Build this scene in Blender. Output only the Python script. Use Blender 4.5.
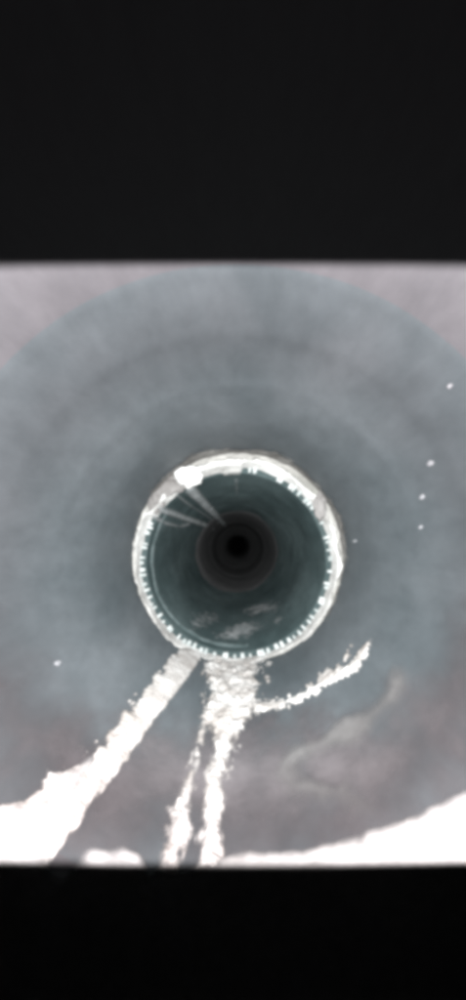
import bpy, math, random
import numpy as np
from mathutils import Vector

for o in list(bpy.data.objects):
    bpy.data.objects.remove(o)
scene = bpy.context.scene
C = scene.collection
random.seed(4); rng = np.random.default_rng(7)
PI = math.pi

# ------------------------------------------------------------------ camera, light, exposure
R = 0.30                      # bore radius of the outer pipe (600 mm pipe)
F = 333.0                     # focal length in photograph pixels (466 x 1000)
VU, VV = 238.0, 543.0         # where the pipe axis vanishes
CAM = Vector((0, 0, 0.133 * R))
cam_d = bpy.data.cameras.new('inspection_camera'); cam = bpy.data.objects.new('inspection_camera', cam_d)
C.objects.link(cam); scene.camera = cam
cam.location = CAM; cam.rotation_euler = (PI / 2, 0, 0)
cam_d.sensor_fit = 'VERTICAL'; cam_d.sensor_height = 36.0; cam_d.lens = 36.0 * F / 1000
cam_d.shift_y = (VV - 500) / 1000; cam_d.shift_x = -(VU - 233) / 1000
cam_d.clip_start = 0.01; cam_d.clip_end = 200

world = bpy.data.worlds.new('World'); scene.world = world; world.use_nodes = True
bg = world.node_tree.nodes['Background']; bg.inputs[0].default_value = (1, 1, 1, 1); bg.inputs[1].default_value = 0.0048

def spot(name, energy, color, half_deg, pitch, wide, blend, size, loc, yaw=0):
    d = bpy.data.lights.new(name, 'SPOT'); o = bpy.data.objects.new(name, d); C.objects.link(o)
    d.energy = energy; d.color = color; d.spot_size = math.radians(2 * half_deg); d.spot_blend = blend
    d.shadow_soft_size = size
    o.location = loc; o.rotation_euler = (PI / 2 + math.radians(pitch), 0, math.radians(yaw)); o.scale = (wide, 1, 1)
    return o
# inspection lamp with its beam flattened to leave dark bands, plus two added fills
spot('flood_lamp', 31.0, (1.0, 0.935, 0.95), 42.1, -2.4, 5.0, 0.02, 0.004, CAM + Vector((0, 0, 0.004)))  # beam shaped wide and flat so the bore goes dark above and below
spot('added_forward_fill', 76.0, (0.92, 0.985, 1.0), 38, -6, 1.0, 1.0, 0.006, CAM + Vector((0.0, 0, 0.012)))  # added cooler fill that lifts the deeper wall and the joint
spot('added_core_fill', 130.0, (0.93, 0.99, 1.0), 11.5, -0.5, 1.0, 1.0, 0.006, CAM + Vector((0, 0, 0.02)))  # added narrow fill that brightens only the inside of the liner

scene.view_settings.view_transform = 'Standard'; scene.view_settings.look = 'None'
scene.view_settings.exposure = 0.0; scene.view_settings.gamma = 1.0; scene.view_settings.use_curve_mapping = False
scene.cycles.filter_width = 4.2
scene.cycles.max_bounces = 6; scene.cycles.diffuse_bounces = 0
scene.cycles.use_denoising = True

# ------------------------------------------------------------------ numpy value noise
def vnoise(p, seed=0):
    p = np.asarray(p, float); i = np.floor(p).astype(np.int64); f = p - i; f = f * f * (3 - 2 * f)
    def h(ix):
        n = (ix[..., 0] * 374761393 + ix[..., 1] * 668265263 + (ix[..., 2] if p.shape[-1] > 2 else 0) * 2147483647 + seed * 1274126177) & 0x7fffffff
        n = ((n ^ (n >> 13)) * 1274126177) & 0x7fffffff
        n = ((n ^ (n >> 16)) * 668265263) & 0x7fffffff
        return (n / 0x7fffffff) * 2 - 1
    out = 0; D = p.shape[-1]
    for c in range(2 ** D):
        off = np.array([(c >> k) & 1 for k in range(D)])
        w = np.prod(np.where(off == 1, f, 1 - f), axis=-1)
        out = out + w * h(i + off)
    return out
def fbm(p, seed=0, oct=4):
    p = np.asarray(p, float); s = 0; a = 0.55
    for k in range(oct):
        s = s + a * vnoise(p * 2 ** k + 17.3 * k, seed + k); a *= 0.5
    return s
def sstep(a, b, x):
    t = np.clip((x - a) / (b - a), 0, 1); return t * t * (3 - 2 * t)

# ------------------------------------------------------------------ materials
def nodes(name):
    m = bpy.data.materials.new(name); m.use_nodes = True
    return m, m.node_tree.nodes, m.node_tree.links, m.node_tree.nodes['Principled BSDF']
def mat(name, c1, c2, scale=8, rough=0.5, rough2=None, bump=0.0, bscale=60, detail=6, stretch=(1, 1, 1), spec=0.5, sss=0.0, cover=False, grime=0.13):
    m, N, L, P = nodes(name)
    tc = N.new('ShaderNodeTexCoord'); mp = N.new('ShaderNodeMapping'); mp.inputs['Scale'].default_value = stretch
    L.new(tc.outputs['Object'], mp.inputs[0])
    n = N.new('ShaderNodeTexNoise'); n.inputs['Scale'].default_value = scale; n.inputs['Detail'].default_value = detail
    L.new(mp.outputs[0], n.inputs['Vector'])
    r = N.new('ShaderNodeValToRGB'); r.color_ramp.elements[0].position = 0.36; r.color_ramp.elements[1].position = 0.66
    r.color_ramp.elements[0].color = (*c1, 1); r.color_ramp.elements[1].color = (*c2, 1)
    L.new(n.outputs[0], r.inputs[0])
    g = N.new('ShaderNodeTexNoise'); g.inputs['Scale'].default_value = scale * 6; g.inputs['Detail'].default_value = 9; g.inputs['Roughness'].default_value = 0.7
    L.new(mp.outputs[0], g.inputs['Vector'])
    gr = N.new('ShaderNodeMapRange'); gr.inputs[1].default_value = 0.3; gr.inputs[2].default_value = 0.7; gr.inputs[3].default_value = 1 - grime; gr.inputs[4].default_value = 1 + grime
    L.new(g.outputs[0], gr.inputs[0])
    mx = N.new('ShaderNodeVectorMath'); mx.operation = 'SCALE'; L.new(r.outputs[0], mx.inputs[0]); L.new(gr.outputs[0], mx.inputs['Scale'])
    L.new(mx.outputs[0], P.inputs['Base Color'])
    rr = N.new('ShaderNodeMapRange'); rr.inputs[3].default_value = rough; rr.inputs[4].default_value = rough if rough2 is None else rough2
    L.new(n.outputs[0], rr.inputs[0]); L.new(rr.outputs[0], P.inputs['Roughness'])
    P.inputs['Specular IOR Level'].default_value = spec
    if sss: 
        P.inputs['Subsurface Weight'].default_value = sss; P.inputs['Subsurface Radius'].default_value = (0.01, 0.009, 0.008)
        P.inputs['Subsurface Scale'].default_value = 1.0
    if cover:                                 # a film thins out to nothing at its rim
        at = N.new('ShaderNodeAttribute'); at.attribute_name = 'cover'; L.new(at.outputs['Fac'], P.inputs['Alpha'])
    if bump:
        b = N.new('ShaderNodeTexNoise'); b.inputs['Scale'].default_value = bscale; b.inputs['Detail'].default_value = 8
        L.new(tc.outputs['Object'], b.inputs['Vector'])
        bn = N.new('ShaderNodeBump'); bn.inputs['Strength'].default_value = bump; bn.inputs['Distance'].default_value = 0.004
        L.new(b.outputs[0], bn.inputs['Height']); L.new(bn.outputs[0], P.inputs['Normal'])
    return m
M_WALL = mat('grey_pipe_plastic', (0.100, 0.118, 0.126), (0.154, 0.171, 0.181), 5, 0.5, 0.65, 0.12, 18, 5, (1, 0.45, 1), 0.3)
M_BEAD = mat('grey_weld_bead', (0.19, 0.20, 0.205), (0.23, 0.235, 0.24), 9, 0.6, None, 0.1, 40, spec=0.3)
M_NEAR = mat('mauve_grey_pipe_plastic', (0.113, 0.113, 0.120), (0.160, 0.156, 0.164), 5, 0.55, 0.65, 0.12, 18, 5, (1, 0.45, 1), 0.3)
M_LINER = mat('teal_liner_plastic', (0.080, 0.118, 0.119), (0.145, 0.196, 0.197), 7, 0.55, 0.7, 0.15, 30, 6, (1, 0.3, 1), 0.35)
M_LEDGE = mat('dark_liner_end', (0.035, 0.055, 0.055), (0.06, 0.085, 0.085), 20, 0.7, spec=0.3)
M_FAR = mat('brown_far_pipe', (0.135, 0.135, 0.136), (0.195, 0.19, 0.19), 6, 0.6, 0.7, 0.15, 25, spec=0.3)
M_CRUST = mat('white_mineral_crust', (0.44, 0.405, 0.375), (0.87, 0.85, 0.82), 17, 0.85, None, 0.8, 110, spec=0.2, cover=True, grime=0.2)
M_GROUT = mat('grey_white_grout', (0.24, 0.235, 0.215), (0.50, 0.485, 0.455), 8, 0.8, None, 0.5, 70, spec=0.25)
M_CHIP = mat('white_mineral_chip', (0.70, 0.69, 0.66), (0.86, 0.85, 0.83), 26, 0.85, None, 0.8, 110, spec=0.2)
M_FILLET = mat('beige_grout_smear', (0.22, 0.21, 0.195), (0.42, 0.405, 0.38), 12, 0.8, None, 0.5, 80, spec=0.25, cover=True)
M_RIM = mat('white_rim_scale', (0.40, 0.39, 0.37), (0.84, 0.83, 0.80), 11, 0.8, None, 0.6, 90, spec=0.25)
M_LUMP = mat('grey_beige_lump', (0.19, 0.178, 0.17), (0.30, 0.285, 0.275), 25, 0.85, None, 0.5, 90, spec=0.2)
M_TOOTH = mat('pale_scaled_plastic', (0.34, 0.375, 0.365), (0.60, 0.62, 0.605), 30, 0.7, None, 0.3, 90, spec=0.3)
M_SILT = mat('white_silt', (0.74, 0.73, 0.71), (0.86, 0.85, 0.84), 12, 0.9, None, 0.35, 60, spec=0.15, cover=True)
M_FILM = mat('pinkish_brown_silt_film', (0.138, 0.129, 0.134), (0.192, 0.180, 0.185), 8, 0.6, None, 0.1, 30, spec=0.3, cover=True)
M_PALE = mat('pale_grey_scum', (0.24, 0.235, 0.23), (0.29, 0.285, 0.28), 10, 0.6, None, 0.1, 40, spec=0.3, cover=True)
M_STREAK = mat('translucent_drip_scale', (0.60, 0.65, 0.65), (0.86, 0.88, 0.88), 22, 0.45, None, 0.2, 60, spec=0.5, cover=True)
M_SEAM = mat('pale_seam_scale', (0.09, 0.125, 0.125), (0.20, 0.245, 0.245), 20, 0.5, None, 0.2, 60, spec=0.4)
M_SPECK = mat('white_speck', (0.34, 0.355, 0.37), (0.46, 0.47, 0.49), 40, 0.4, spec=0.5, cover=True)

# ------------------------------------------------------------------ helpers
def mesh_obj(name, V, Fc, m, parent=None, smooth=True):
    me = bpy.data.meshes.new(name); me.from_pydata([tuple(v) for v in V], [], Fc); me.update()
    if smooth:
        me.polygons.foreach_set('use_smooth', [True] * len(me.polygons))
    me.materials.append(m)
    o = bpy.data.objects.new(name, me); C.objects.link(o)
    if parent is not None:
        o.parent = parent
    return o
def tag(o, label, cat, group=None):
    o['label'] = label; o['category'] = cat
    if group: o['group'] = group
    return o
def thing(name, label, cat, loc=(0, 0, 0), group=None):
    o = bpy.data.objects.new(name, None); C.objects.link(o); o.empty_display_size = 0.05
    o.location = loc
    return tag(o, label, cat, group)

class Wall:                                   # a bore along +Y
    def __init__(s, cx, cz, r, ymin=0.0): s.cx, s.cz, s.r, s.ymin = cx, cz, r, ymin
    def hit(s, u, v):                         # pixel direction -> (angle, y) where it meets this wall
        dx, dz = (u - VU) / F, -(v - VV) / F
        ox, oz = CAM.x - s.cx, CAM.z - s.cz
        a = dx * dx + dz * dz; b = 2 * (ox * dx + oz * dz); c = ox * ox + oz * oz - s.r ** 2
        t = (-b + math.sqrt(b * b - 4 * a * c)) / (2 * a)
        return math.atan2(ox + dx * t, -(oz + dz * t)), t      # angle 0 at the invert, + to the right
    def pt(s, th, y, h=0):
        r = s.r - h
        return np.stack([s.cx + r * np.sin(th), y + 0 * th, s.cz - r * np.cos(th)], -1)
Y0 = -1.2 * R                                 # the outer pipe carries on behind the camera
HOST = Wall(0, 0, R, 0.1)
YR = F * R / 105                              # where the liner begins
LINER = Wall(-0.018 * R, -0.055 * R, 0.868 * R)

def revolve(name, wall, prof, m, parent, seg=220, nz=0.0, seed=1, a0=0, a1=2 * PI, nscale=9):
    """prof: list of (y, height above the bore, inward +)"""
    full = abs(a1 - a0 - 2 * PI) < 1e-6
    th = np.linspace(a0, a1, seg, endpoint=not full); V = []; Fc = []
    for y, h in prof:
        if callable(h): h = h(th)
        hh = h + (nz * fbm(np.stack([np.cos(th) * wall.r * nscale, np.sin(th) * wall.r * nscale, 0 * th + y * nscale * 0.6], -1), seed) if nz else 0)
        p = wall.pt(th, y, hh)
        V.append(p)
    V = np.concatenate(V)
    k = seg if full else seg - 1
    for i in range(len(prof) - 1):
        for j in range(k):
            a, b = i * seg + j, i * seg + (j + 1) % seg
            Fc.append((a, a + seg, b + seg, b))
    return mesh_obj(name, V, Fc, m, parent)

def seg_dist(P, poly):
    d = np.full(P.shape[:-1], 1e9); inside = np.zeros(P.shape[:-1], bool); n = len(poly)
    for i in range(n):
        a = np.array(poly[i]); b = np.array(poly[(i + 1) % n]); ab = b - a
        t = np.clip(((P - a) @ ab) / max(ab @ ab, 1e-12), 0, 1)
        d = np.minimum(d, np.linalg.norm(P - a - t[..., None] * ab, axis=-1))
        cond = (a[1] > P[..., 1]) != (b[1] > P[..., 1])
        xi = a[0] + (P[..., 1] - a[1]) * ab[0] / (ab[1] if abs(ab[1]) > 1e-12 else 1e-12)
        inside ^= cond & (P[..., 0] < xi)
    return np.where(inside, d, -d)

def densify(poly, step=6):
    out = []
    for i in range(len(poly)):
        a, b = poly[i], poly[(i + 1) % len(poly)]
        n = max(1, int(math.dist(a, b) / step))
        out += [(a[0] + (b[0] - a[0]) * k / n, a[1] + (b[1] - a[1]) * k / n) for k in range(n)]
    return out

def deposit(name, wall, polys, hmax, edge, rag, m, label=None, cat=None, group=None, parent=None,
            cell=0.006, celly=0.009, nscale=45, lump=0.5, seed=3, ystretch=0.6, thr=0.0, soft=0.03, dens=1.0, frost=0.0):
    """a crust lying on the bore: outline(s) given as directions, set down on the wall they meet"""
    W = []
    for poly in polys:
        if len(poly) < 3: continue
        hits = [wall.hit(u, v) for u, v in densify(poly)]
        angs = np.unwrap([h[0] for h in hits])
        W.append([(a * wall.r, max(h[1], wall.ymin)) for a, h in zip(angs, hits)])
    allp = np.array([p for w in W for p in w]); pad = 0.02
    s = np.arange(allp[:, 0].min() - pad, allp[:, 0].max() + pad, cell)
    y = np.arange(allp[:, 1].min() - pad, allp[:, 1].max() + pad, celly)
    S, Y = np.meshgrid(s, y, indexing='ij'); P = np.stack([S, Y], -1)
    sd = np.max([seg_dist(P, w) for w in W], axis=0)
    q = np.stack([S, Y * ystretch], -1) * nscale
    sd = sd + rag * fbm(q, seed) - thr * (0.5 + 0.5 * fbm(q * 1.7, seed + 20))
    tt = np.clip(sd / edge, 0, 1)
    H = hmax * np.sqrt(1 - (1 - tt) ** 2) * (1 - lump * 0.5 + lump * fbm(q * 1.3, seed + 9, 5))
    H = np.where(sd > 0, np.maximum(H, 0.0006), -0.003 * sstep(0, 0.01, -sd) - 0.0002)
    keepv = sd > -0.6 * max(cell, celly)
    pts = wall.pt(S / wall.r, Y, H)
    fm = keepv[:-1, :-1] | keepv[1:, :-1] | keepv[:-1, 1:] | keepv[1:, 1:]
    fm &= (sd[:-1, :-1] > 0) | (sd[1:, :-1] > 0) | (sd[:-1, 1:] > 0) | (sd[1:, 1:] > 0)
    ny = S.shape[1]; idx = np.arange(S.size).reshape(S.shape)
    q4 = np.stack([idx[:-1, :-1], idx[1:, :-1], idx[1:, 1:], idx[:-1, 1:]], -1)[fm]
    used, inv = np.unique(q4, return_inverse=True)
    V = pts.reshape(-1, 3)[used]
    org = Vector(V.mean(0)) if parent is None else Vector((0, 0, 0))
    o = mesh_obj(name, V - np.array(org), inv.reshape(q4.shape).tolist(), m, parent)
    if parent is None: o.location = org
    at = o.data.attributes.new('cover', 'FLOAT', 'POINT')
    at.data.foreach_set('value', (sstep(0, soft, sd + frost * fbm(q * 2.3, seed + 40, 5)) * dens * (sd > -0.003)).reshape(-1)[used].astype(np.float32))
    if label: tag(o, label, cat, group)
    return o

# ------------------------------------------------------------------ the outer pipe
host = thing('outer_pipe', 'smooth grey plastic pipe with faint ring seams, wide bore around the white joint', 'pipe', (0, 0, 0))
SEAMS = ((318, 0.045, 0.0050), (243, 0.055, 0.0042), (182, 0.07, 0.0036), (140, 0.09, 0.0030))
def seam_h(y):                                # soft moulded ridges where the lengths were fused, worn away along the invert
    a = sum(h * math.exp(-((y - F * R / rp) / (w * R)) ** 2) for rp, w, h in SEAMS)
    return lambda th: 0.17 * a * (0.06 + 0.94 * sstep(0.25, 0.85, 0.5 - 0.5 * np.cos(th)))
YN = F * R / 322                              # a mauve-grey length of pipe meets a blue-grey one here
nprof = [(Y0, -0.015 * R), (Y0, 0.0)] + [(y, seam_h(y)) for y in np.linspace(Y0 + 0.006, YN, 120)]
prof = [(y, seam_h(y)) for y in np.linspace(YN, YR + 0.5 * R, 160)]
revolve('pipe_wall', HOST, prof, M_WALL, host, 256, 0.0016, 2, nscale=7)
revolve('near_length', HOST, nprof, M_NEAR, host, 256, 0.0016, 2, nscale=7)
revolve('pipe_shell', HOST, [(Y0, -0.015 * R), (YR + 0.5 * R, -0.015 * R)], M_WALL, host, 128)

# ------------------------------------------------------------------ the liner behind the joint
YL = YR + 0.05 * R
liner = thing('liner_pipe', 'dark teal narrower pipe leading away behind the toothed white joint', 'pipe', (0, 0, 0))
Y1 = 7.4 * R
revolve('liner_wall', LINER, [(YL, 0.0)] + [(YL + (Y1 - YL) * t, 0.0) for t in np.linspace(0.01, 1, 60)], M_LINER, liner, 220, 0.005, 11)
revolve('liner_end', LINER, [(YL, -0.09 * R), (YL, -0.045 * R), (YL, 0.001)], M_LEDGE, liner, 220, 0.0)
revolve('pale_seam', LINER, [(YL + 0.22 * R + 0.07 * k * R, 0.0062 * (1 - k * k) - 0.0022) for k in np.linspace(-1, 1, 9)], M_SEAM, liner, 200, 0.0042, 31,
        a0=math.radians(-125), a1=math.radians(8), nscale=30)
# toothed rim: small scaled teeth in a ring round the mouth of the liner
V = []; Fc = []
n_t = 84
for k in range(n_t):
    a = 2 * PI * (k + 0.4 * random.uniform(-1, 1)) / n_t
    deg = math.degrees((a + PI) % (2 * PI) - PI)            # 0 invert, 90 right, 180 crown
    if deg > 176 or deg < -118: continue
    if random.random() < 0.06: continue
    w = random.uniform(0.40, 0.78) * PI / n_t; h0 = -0.075 * R; h1 = random.uniform(-0.0065, 0.0005)
    yf = YL - random.uniform(0.018, 0.034) * R; yb = YL + 0.02 * R; b = len(V)
    for yy in (yf, yb):
        for aa, hh in ((a - w, h0), (a + w, h0), (a + w * 0.7, h1), (a - w * 0.7, h1)):
            p = LINER.pt(np.array(aa), yy, hh); V.append(p)
    Fc += [(b, b + 1, b + 2, b + 3), (b + 4, b + 7, b + 6, b + 5), (b, b + 4, b + 5, b + 1), (b + 1, b + 5, b + 6, b + 2), (b + 2, b + 6, b + 7, b + 3), (b + 3, b + 7, b + 4, b)]
tr = mesh_obj('toothed_rim', V, Fc, M_TOOTH, liner, False); tr['kind'] = 'stuff'
bv = tr.modifiers.new('bevel', 'BEVEL'); bv.width = 0.0022; bv.segments = 2

# far lengths of pipe, each a little narrower
FARW = Wall(-0.01 * R, -0.05 * R, 0.852 * R)
prof = [(Y1 - 0.02 * R, -0.075 * R), (Y1 - 0.02 * R, 0.0)] + [(y * R, 0.0) for y in np.linspace(7.5, 13.5, 20)]
far = thing('far_pipe', 'dark brown far pipe length with a small black opening at its end', 'pipe')
revolve('pipe_wall', FARW, prof, M_FAR, far, 160, 0.0015, 41)
revolve('seam_ring', FARW, [(10.0 * R, -0.002), (10.3 * R, 0.006), (10.6 * R, 0.006), (10.9 * R, -0.002)], M_FAR, far, 120, 0.002, 6)
revolve('end_wall', FARW, [(13.0 * R, -0.004), (14.5 * R, 0.03), (15.6 * R, 0.06), (16 * R, 0.075), (22 * R, 0.08), (34 * R, 0.08), (150 * R, 0.08), (150.1 * R, 0.85 * R)], M_FAR, far, 120, 0.002, 8)
revolve('joint_lip', FARW, [(Y1 - 0.5 * R, -0.03 * R), (Y1 - 0.2 * R, 0.004 * R), (Y1 + 0.2 * R, 0.004 * R), (Y1 + 0.5 * R, -0.01 * R)], M_FAR, far, 160, 0.001, 9)

# ------------------------------------------------------------------ the crusted joint
joint = thing('joint_collar', 'thick white crusted grout ring sealing the joint between both pipes', 'collar', (0, YR, 0))
n_th, n_s = 360, 26
th = np.linspace(0, 2 * PI, n_th, endpoint=False); Vs = []
deg = np.degrees((th + PI) % (2 * PI) - PI)
for i, s in enumerate(np.linspace(0, 1, n_s)):
    outer = HOST.pt(th, YR + 0 * th, -0.004)
    inner_h = -(0.048 + 0.004 * np.exp(-((deg - 15) / 40) ** 2)) * R
    top = (np.abs(deg) > 118) & ~((deg > 90) & (deg < 176))
    inner_h = np.where((deg > 176) | (deg < -118), -0.006 * R, inner_h)
    inner_h = inner_h + 0.013 * R * fbm(np.stack([np.cos(th) * 9, np.sin(th) * 9], -1), 50)
    inner = LINER.pt(th, YL - 0.01 * R + 0 * th, inner_h)
    p = outer * (1 - s) + inner * s
    nv = fbm(np.stack([np.cos(th) * 7, np.sin(th) * 7, 0 * th + s * 2.2], -1), 60, 5)
    bulge = math.sin(PI * min(s * 1.02, 1)) ** 0.7
    ridge = math.exp(-((s - 0.72) / 0.16) ** 2)
    p[:, 1] += -bulge * (0.04 + 0.06 * nv) * R - ridge * (0.05 + 0.05 * nv) * R + 0.05 * R * s * 0
    rad = bulge * nv * 0.03 * R
    p[:, 0] += rad * np.sin(th); p[:, 2] -= rad * np.cos(th)
    Vs.append(p)
# back skirt into the gap so the collar has depth
p = Vs[-1].copy(); p[:, 1] += 0.10 * R; Vs.append(p)
V = np.concatenate(Vs) - np.array([0, YR, 0]); Fc = []
for i in range(len(Vs) - 1):
    for j in range(n_th):
        a, b = i * n_th + j, i * n_th + (j + 1) % n_th
        Fc.append((a, a + n_th, b + n_th, b))
cut = 13 * n_th
mesh_obj('grout_ring', V[:14 * n_th], Fc[:cut], M_GROUT, joint)
mesh_obj('white_rim', V[cut:], [tuple(q - cut for q in f) for f in Fc[cut:]], M_RIM, joint)

def blob(name, u, v, y, size, m, parent, seed, org):
    """a rough lump seated at depth y"""
    import bmesh
    bm = bmesh.new(); bmesh.ops.create_icosphere(bm, subdivisions=4, radius=1.0)
    c = CAM + Vector(((u - VU) / F * y, y, -(v - VV) / F * y)) - Vector(org)
    co = np.array([q.co[:] for q in bm.verts]); d = 1 + 0.6 * fbm(co * 1.9 + seed, seed, 5)
    for q, dd in zip(bm.verts, d):
        q.co = Vector((q.co.x * size[0] * dd, q.co.y * size[1] * dd, q.co.z * size[2] * dd)) + c
    me = bpy.data.meshes.new(name); bm.to_mesh(me); bm.free()
    me.polygons.foreach_set('use_smooth', [True] * len(me.polygons)); me.materials.append(m)
    o = bpy.data.objects.new(name, me); C.objects.link(o); o.parent = parent
    return o
jo = (0, YR, 0)
blob('grey_lump', 168, 484, YR - 0.01 * R, (0.15 * R, 0.05 * R, 0.10 * R), M_LUMP, joint, 3, jo)
blob('grey_lump', 156, 499, YR - 0.01 * R, (0.08 * R, 0.05 * R, 0.14 * R), M_LUMP, joint, 5, jo)
blob('white_lump', 188, 476, YR - 0.06 * R, (0.12 * R, 0.06 * R, 0.09 * R), M_CHIP, joint, 8, jo)
blob('grey_lump', 320, 506, YR - 0.05 * R, (0.055 * R, 0.04 * R, 0.13 * R), M_LUMP, joint, 12, jo)

arc = [math.radians(a) for a in range(-35, 150, 5)]
fil = deposit('grout_smear', HOST, [[(237 + (111 + 2 * math.sin(a * 5)) * math.cos(a), 557 - (112 + 2 * math.sin(a * 7)) * math.sin(a)) for a in arc] + [(237 + 103 * math.cos(a), 557 - 103 * math.sin(a)) for a in arc[::-1]]],
        0.006, 0.03, 0.008, M_FILLET, parent=joint, nscale=40, lump=0.4, seed=61, soft=0.03, frost=0.01, cell=0.004, celly=0.006)
fil.location = (0, -YR, 0)

# ------------------------------------------------------------------ silt film and scum on the lower bore
deposit('silt_film', HOST, [[(-40, 560), (40, 640), (110, 680), (170, 700), (200, 684), (280, 690), (330, 690), (380, 668), (420, 650), (466, 590), (520, 580), (560, 860), (466, 960), (0, 960), (-120, 800)]],
        0.0022, 0.03, 0.03, M_FILM, 'thin pinkish brown silt film coating the lower wall of the grey pipe', 'silt', cell=0.008, celly=0.01, nscale=14, lump=0.3, seed=71, soft=0.26, dens=1.0, frost=0.07)
deposit('scum_swirl', HOST, [[(392, 662), (416, 668), (408, 702), (378, 740), (330, 760), (302, 768), (305, 776), (335, 780), (352, 762), (366, 796), (388, 820), (340, 812), (292, 802), (266, 780), (268, 760), (310, 736), (352, 714), (382, 690)]],
        0.0050, 0.03, 0.022, M_PALE, 'pale grey curling swirl of scum on the right lower pipe wall', 'scum', nscale=22, lump=0.3, seed=81, soft=0.040, dens=0.75, cell=0.004, celly=0.006)

# ------------------------------------------------------------------ white deposits
deposit('silt_bank', HOST, [[(470, 783), (440, 800), (415, 815), (385, 826), (352, 838), (320, 848), (285, 851), (250, 852), (225, 858), (205, 862), (180, 868), (150, 868), (140, 856), (122, 848), (108, 852), (92, 849), (82, 853), (74, 866),
        (60, 872), (52, 866), (60, 840), (80, 800), (100, 750), (62, 772), (50, 790), (24, 806), (0, 804), (-30, 800), (-120, 840), (-140, 1000), (60, 1100), (238, 1150), (400, 1100), (600, 1000), (580, 850), (520, 770)]],
        0.014, 0.06, 0.008, M_SILT, 'white silt bank heaped across the bottom of the pipe mouth', 'silt', nscale=30, lump=0.25, seed=91, soft=0.022, frost=0.006, cell=0.004, celly=0.005)
def ragged(p, q, n, lo, hi):
    """a line from p to q with small uneven spikes standing off to its left"""
    d = math.dist(p, q); nx, ny = (q[1] - p[1]) / d, -(q[0] - p[0]) / d; out = []
    for k in range(n):
        t = (k + random.uniform(0.05, 0.95)) / n; a = random.uniform(lo, hi) * random.choice((0.1, 0.4, 1.0, 1.0))
        out.append((p[0] + (q[0] - p[0]) * t + nx * a, p[1] + (q[1] - p[1]) * t + ny * a))
    return out
def crumbs(path, n, spread, lo, hi):
    """small broken flakes shed along a path"""
    out = []
    for _ in range(n):
        k = random.randrange(len(path) - 1); t = random.random()
        u = path[k][0] + (path[k + 1][0] - path[k][0]) * t + random.gauss(0, spread); v = path[k][1] + (path[k + 1][1] - path[k][1]) * t + random.gauss(0, spread)
        r = random.uniform(lo, hi); a0 = random.uniform(0, 6.28)
        out.append([(u + r * random.uniform(0.5, 1.2) * math.cos(a0 + a), v + r * random.uniform(0.5, 1.2) * math.sin(a0 + a)) for a in (0, 1.3, 2.6, 3.9, 5.1)])
    return out
deposit('straight_deposit_trail', HOST, crumbs([(176, 652), (104, 738), (40, 784)], 24, 3, 1.2, 3.6) + [[(204, 654), (196, 666), (176, 693), (150, 728), (112, 780), (80, 823), (44, 872), (0, 930), (-40, 900), (-30, 815), (0, 806), (24, 800), (40, 790), (50, 776), (64, 770), (84, 762)]
        + ragged((86, 760), (178, 648), 22, -9, 3) + [(188, 646)]],
        0.007, 0.03, 0.0035, M_CRUST, 'straight white mineral crust trail with ragged side running down from the joint', 'deposit', nscale=110, lump=0.10, ystretch=0.4, seed=101, soft=0.004, frost=0.0035, thr=-0.002, cell=0.0022, celly=0.0035)
deposit('forked_deposit_trail', HOST, crumbs([(206, 655), (206, 712), (192, 750), (170, 815), (158, 860)], 26, 2.6, 1.2, 3.4) + crumbs([(264, 660), (258, 705), (236, 746), (222, 800)], 24, 3, 1.2, 3.6) + [
        ragged((209, 652), (207, 700), 12, -6, 4) + [(200, 722), (196, 738)] + ragged((194, 744), (156, 872), 20, -2, 4) + [(150, 890), (180, 890)] + ragged((182, 868), (203, 748), 18, -3, 3)
        + [(205, 738), (212, 728), (214, 744)] + ragged((209, 752), (193, 868), 18, -2, 4) + [(189, 890), (230, 890)] + ragged((224, 866), (226, 768), 12, -3, 3)
        + ragged((232, 752), (256, 708), 10, -4, 3) + ragged((256, 702), (258, 664), 12, -7, 4) + [(282, 650), (262, 654), (236, 660)]],
        0.010, 0.035, 0.008, M_CRUST, 'forked lumpy white crust trail splitting in two below the joint', 'deposit', nscale=90, lump=0.5, ystretch=0.4, seed=111, soft=0.014, frost=0.0085, thr=-0.006, cell=0.002, celly=0.003)
deposit('side_deposit_strip', HOST, crumbs([(258, 708), (292, 701), (330, 680), (348, 660)], 36, 3, 1.0, 3.0) + [[(286, 702), (300, 694)] + ragged((302, 691), (338, 664), 14, -5, 4) + [(346, 668), (356, 656), (363, 645), (370, 641), (372, 649), (364, 660)]
        + ragged((360, 670), (292, 708), 14, -3, 4), ragged((340, 664), (352, 642), 6, -2, 2) + ragged((353, 645), (344, 666), 6, -2, 2), ragged((250, 704), (290, 699), 9, -3, 2) + ragged((288, 707), (252, 716), 9, -3, 2)],
        0.006, 0.02, 0.009, M_CRUST, 'curved ragged white crust strip climbing the right wall beside the joint', 'deposit', nscale=110, lump=0.4, ystretch=0.5, seed=121, thr=-0.004, soft=0.006, frost=0.006, cell=0.002, celly=0.003)

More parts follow.
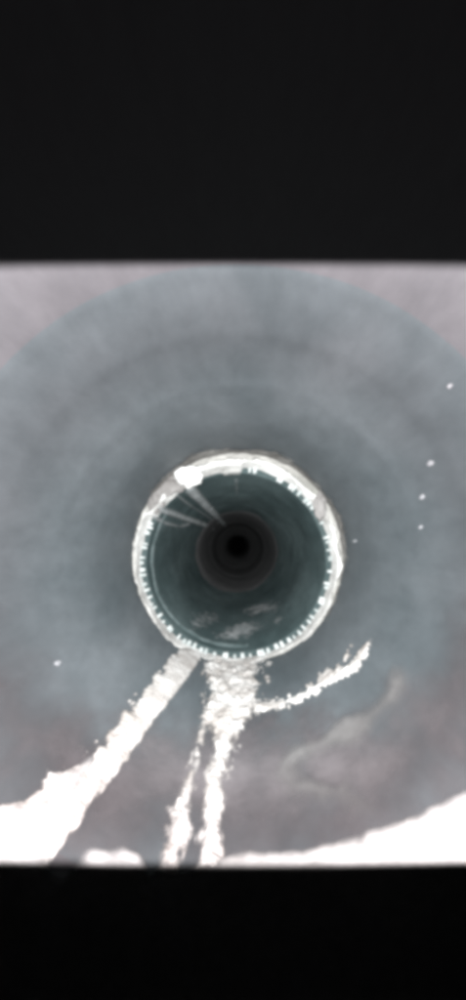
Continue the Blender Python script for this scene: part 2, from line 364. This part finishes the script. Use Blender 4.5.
# ------------------------------------------------------------------ streaks and puddle scale inside the liner
G = 'pale drip streaks inside the liner'
def streak(px, w0, w1, label, seed):
    left, right = [], []
    for i, (u, v) in enumerate(px):
        a = px[max(0, i - 1)]; b = px[min(len(px) - 1, i + 1)]; d = math.hypot(b[0] - a[0], b[1] - a[1])
        nx, ny = -(b[1] - a[1]) / d, (b[0] - a[0]) / d; w = w0 + (w1 - w0) * i / (len(px) - 1)
        left.append((u + nx * w, v + ny * w)); right.append((u - nx * w, v - ny * w))
    deposit('drip_streak', LINER, [left + right[::-1]], 0.008, 0.012, 0.003, M_STREAK, label, 'streak', G, cell=0.003, celly=0.02, nscale=30, lump=0.6, seed=seed, ystretch=0.15, soft=0.017, dens=1.0)
streak([(189, 487), (200, 499), (212, 511), (226, 526)], 8.0, 2.6, 'broad pale streak running into the dark liner from the white lump', 131)
streak([(176, 494), (190, 505), (204, 514), (218, 523)], 2.6, 1.4, 'fine pale streak between the broad and the thin streak in the liner', 135)
streak([(158, 508), (178, 515), (198, 522), (214, 528)], 5.0, 2.8, 'thin pale streak beside the broad streak in the dark liner', 132)
streak([(152, 516), (166, 523), (180, 526), (190, 523)], 3.6, 2.0, 'short bent pale streak low on the left wall of the dark liner', 133)
streak([(236, 478), (236.5, 486), (237, 496)], 2.4, 1.2, 'short faint pale streak at the crown of the dark liner', 134)
deposit('puddle_scale', LINER, [[(186, 620), (200, 612), (214, 611), (222, 620), (210, 628), (196, 630)], [(214, 634), (228, 626), (240, 620), (258, 621), (264, 629), (250, 637), (232, 643), (218, 642)],
        [(238, 610), (254, 604), (272, 599), (284, 603), (274, 613), (252, 616)], [(268, 622), (280, 615), (288, 617), (278, 627)]],
        0.003, 0.03, 0.05, M_STREAK, 'mottled pale scale patch on the floor of the dark liner', 'scale', cell=0.004, celly=0.010, nscale=60, lump=0.5, seed=141, thr=0.0, ystretch=0.5, soft=0.07, dens=0.75)

# ------------------------------------------------------------------ specks on the wall
SP = [(431, 463, 4.0, 'largest white speck high on the right pipe wall'), (422, 497, 3.4, 'white speck below the largest one on the right wall'),
      (421, 527, 2.6, 'faint small white speck lowest on the right wall'), (57, 663, 3.6, 'lone white speck on the left pipe wall'),
      (450, 386, 3.2, 'white speck near the upper right pipe seam'), (355, 541, 2.2, 'faint speck close to the right side of the joint')]
for k, (u, v, r, lab) in enumerate(SP):
    r *= 1.08
    n = 10; poly = [(u + r * math.cos(2 * PI * i / n) * random.uniform(0.8, 1.15), v + r * math.sin(2 * PI * i / n) * random.uniform(0.8, 1.15)) for i in range(n)]
    deposit('white_speck', HOST, [poly], 0.003, 0.006, 0.0008, M_SPECK, lab, 'speck', 'white specks stuck to the pipe wall', cell=0.0011, celly=0.002, nscale=120, lump=0.3, seed=150 + k, soft=0.0022)
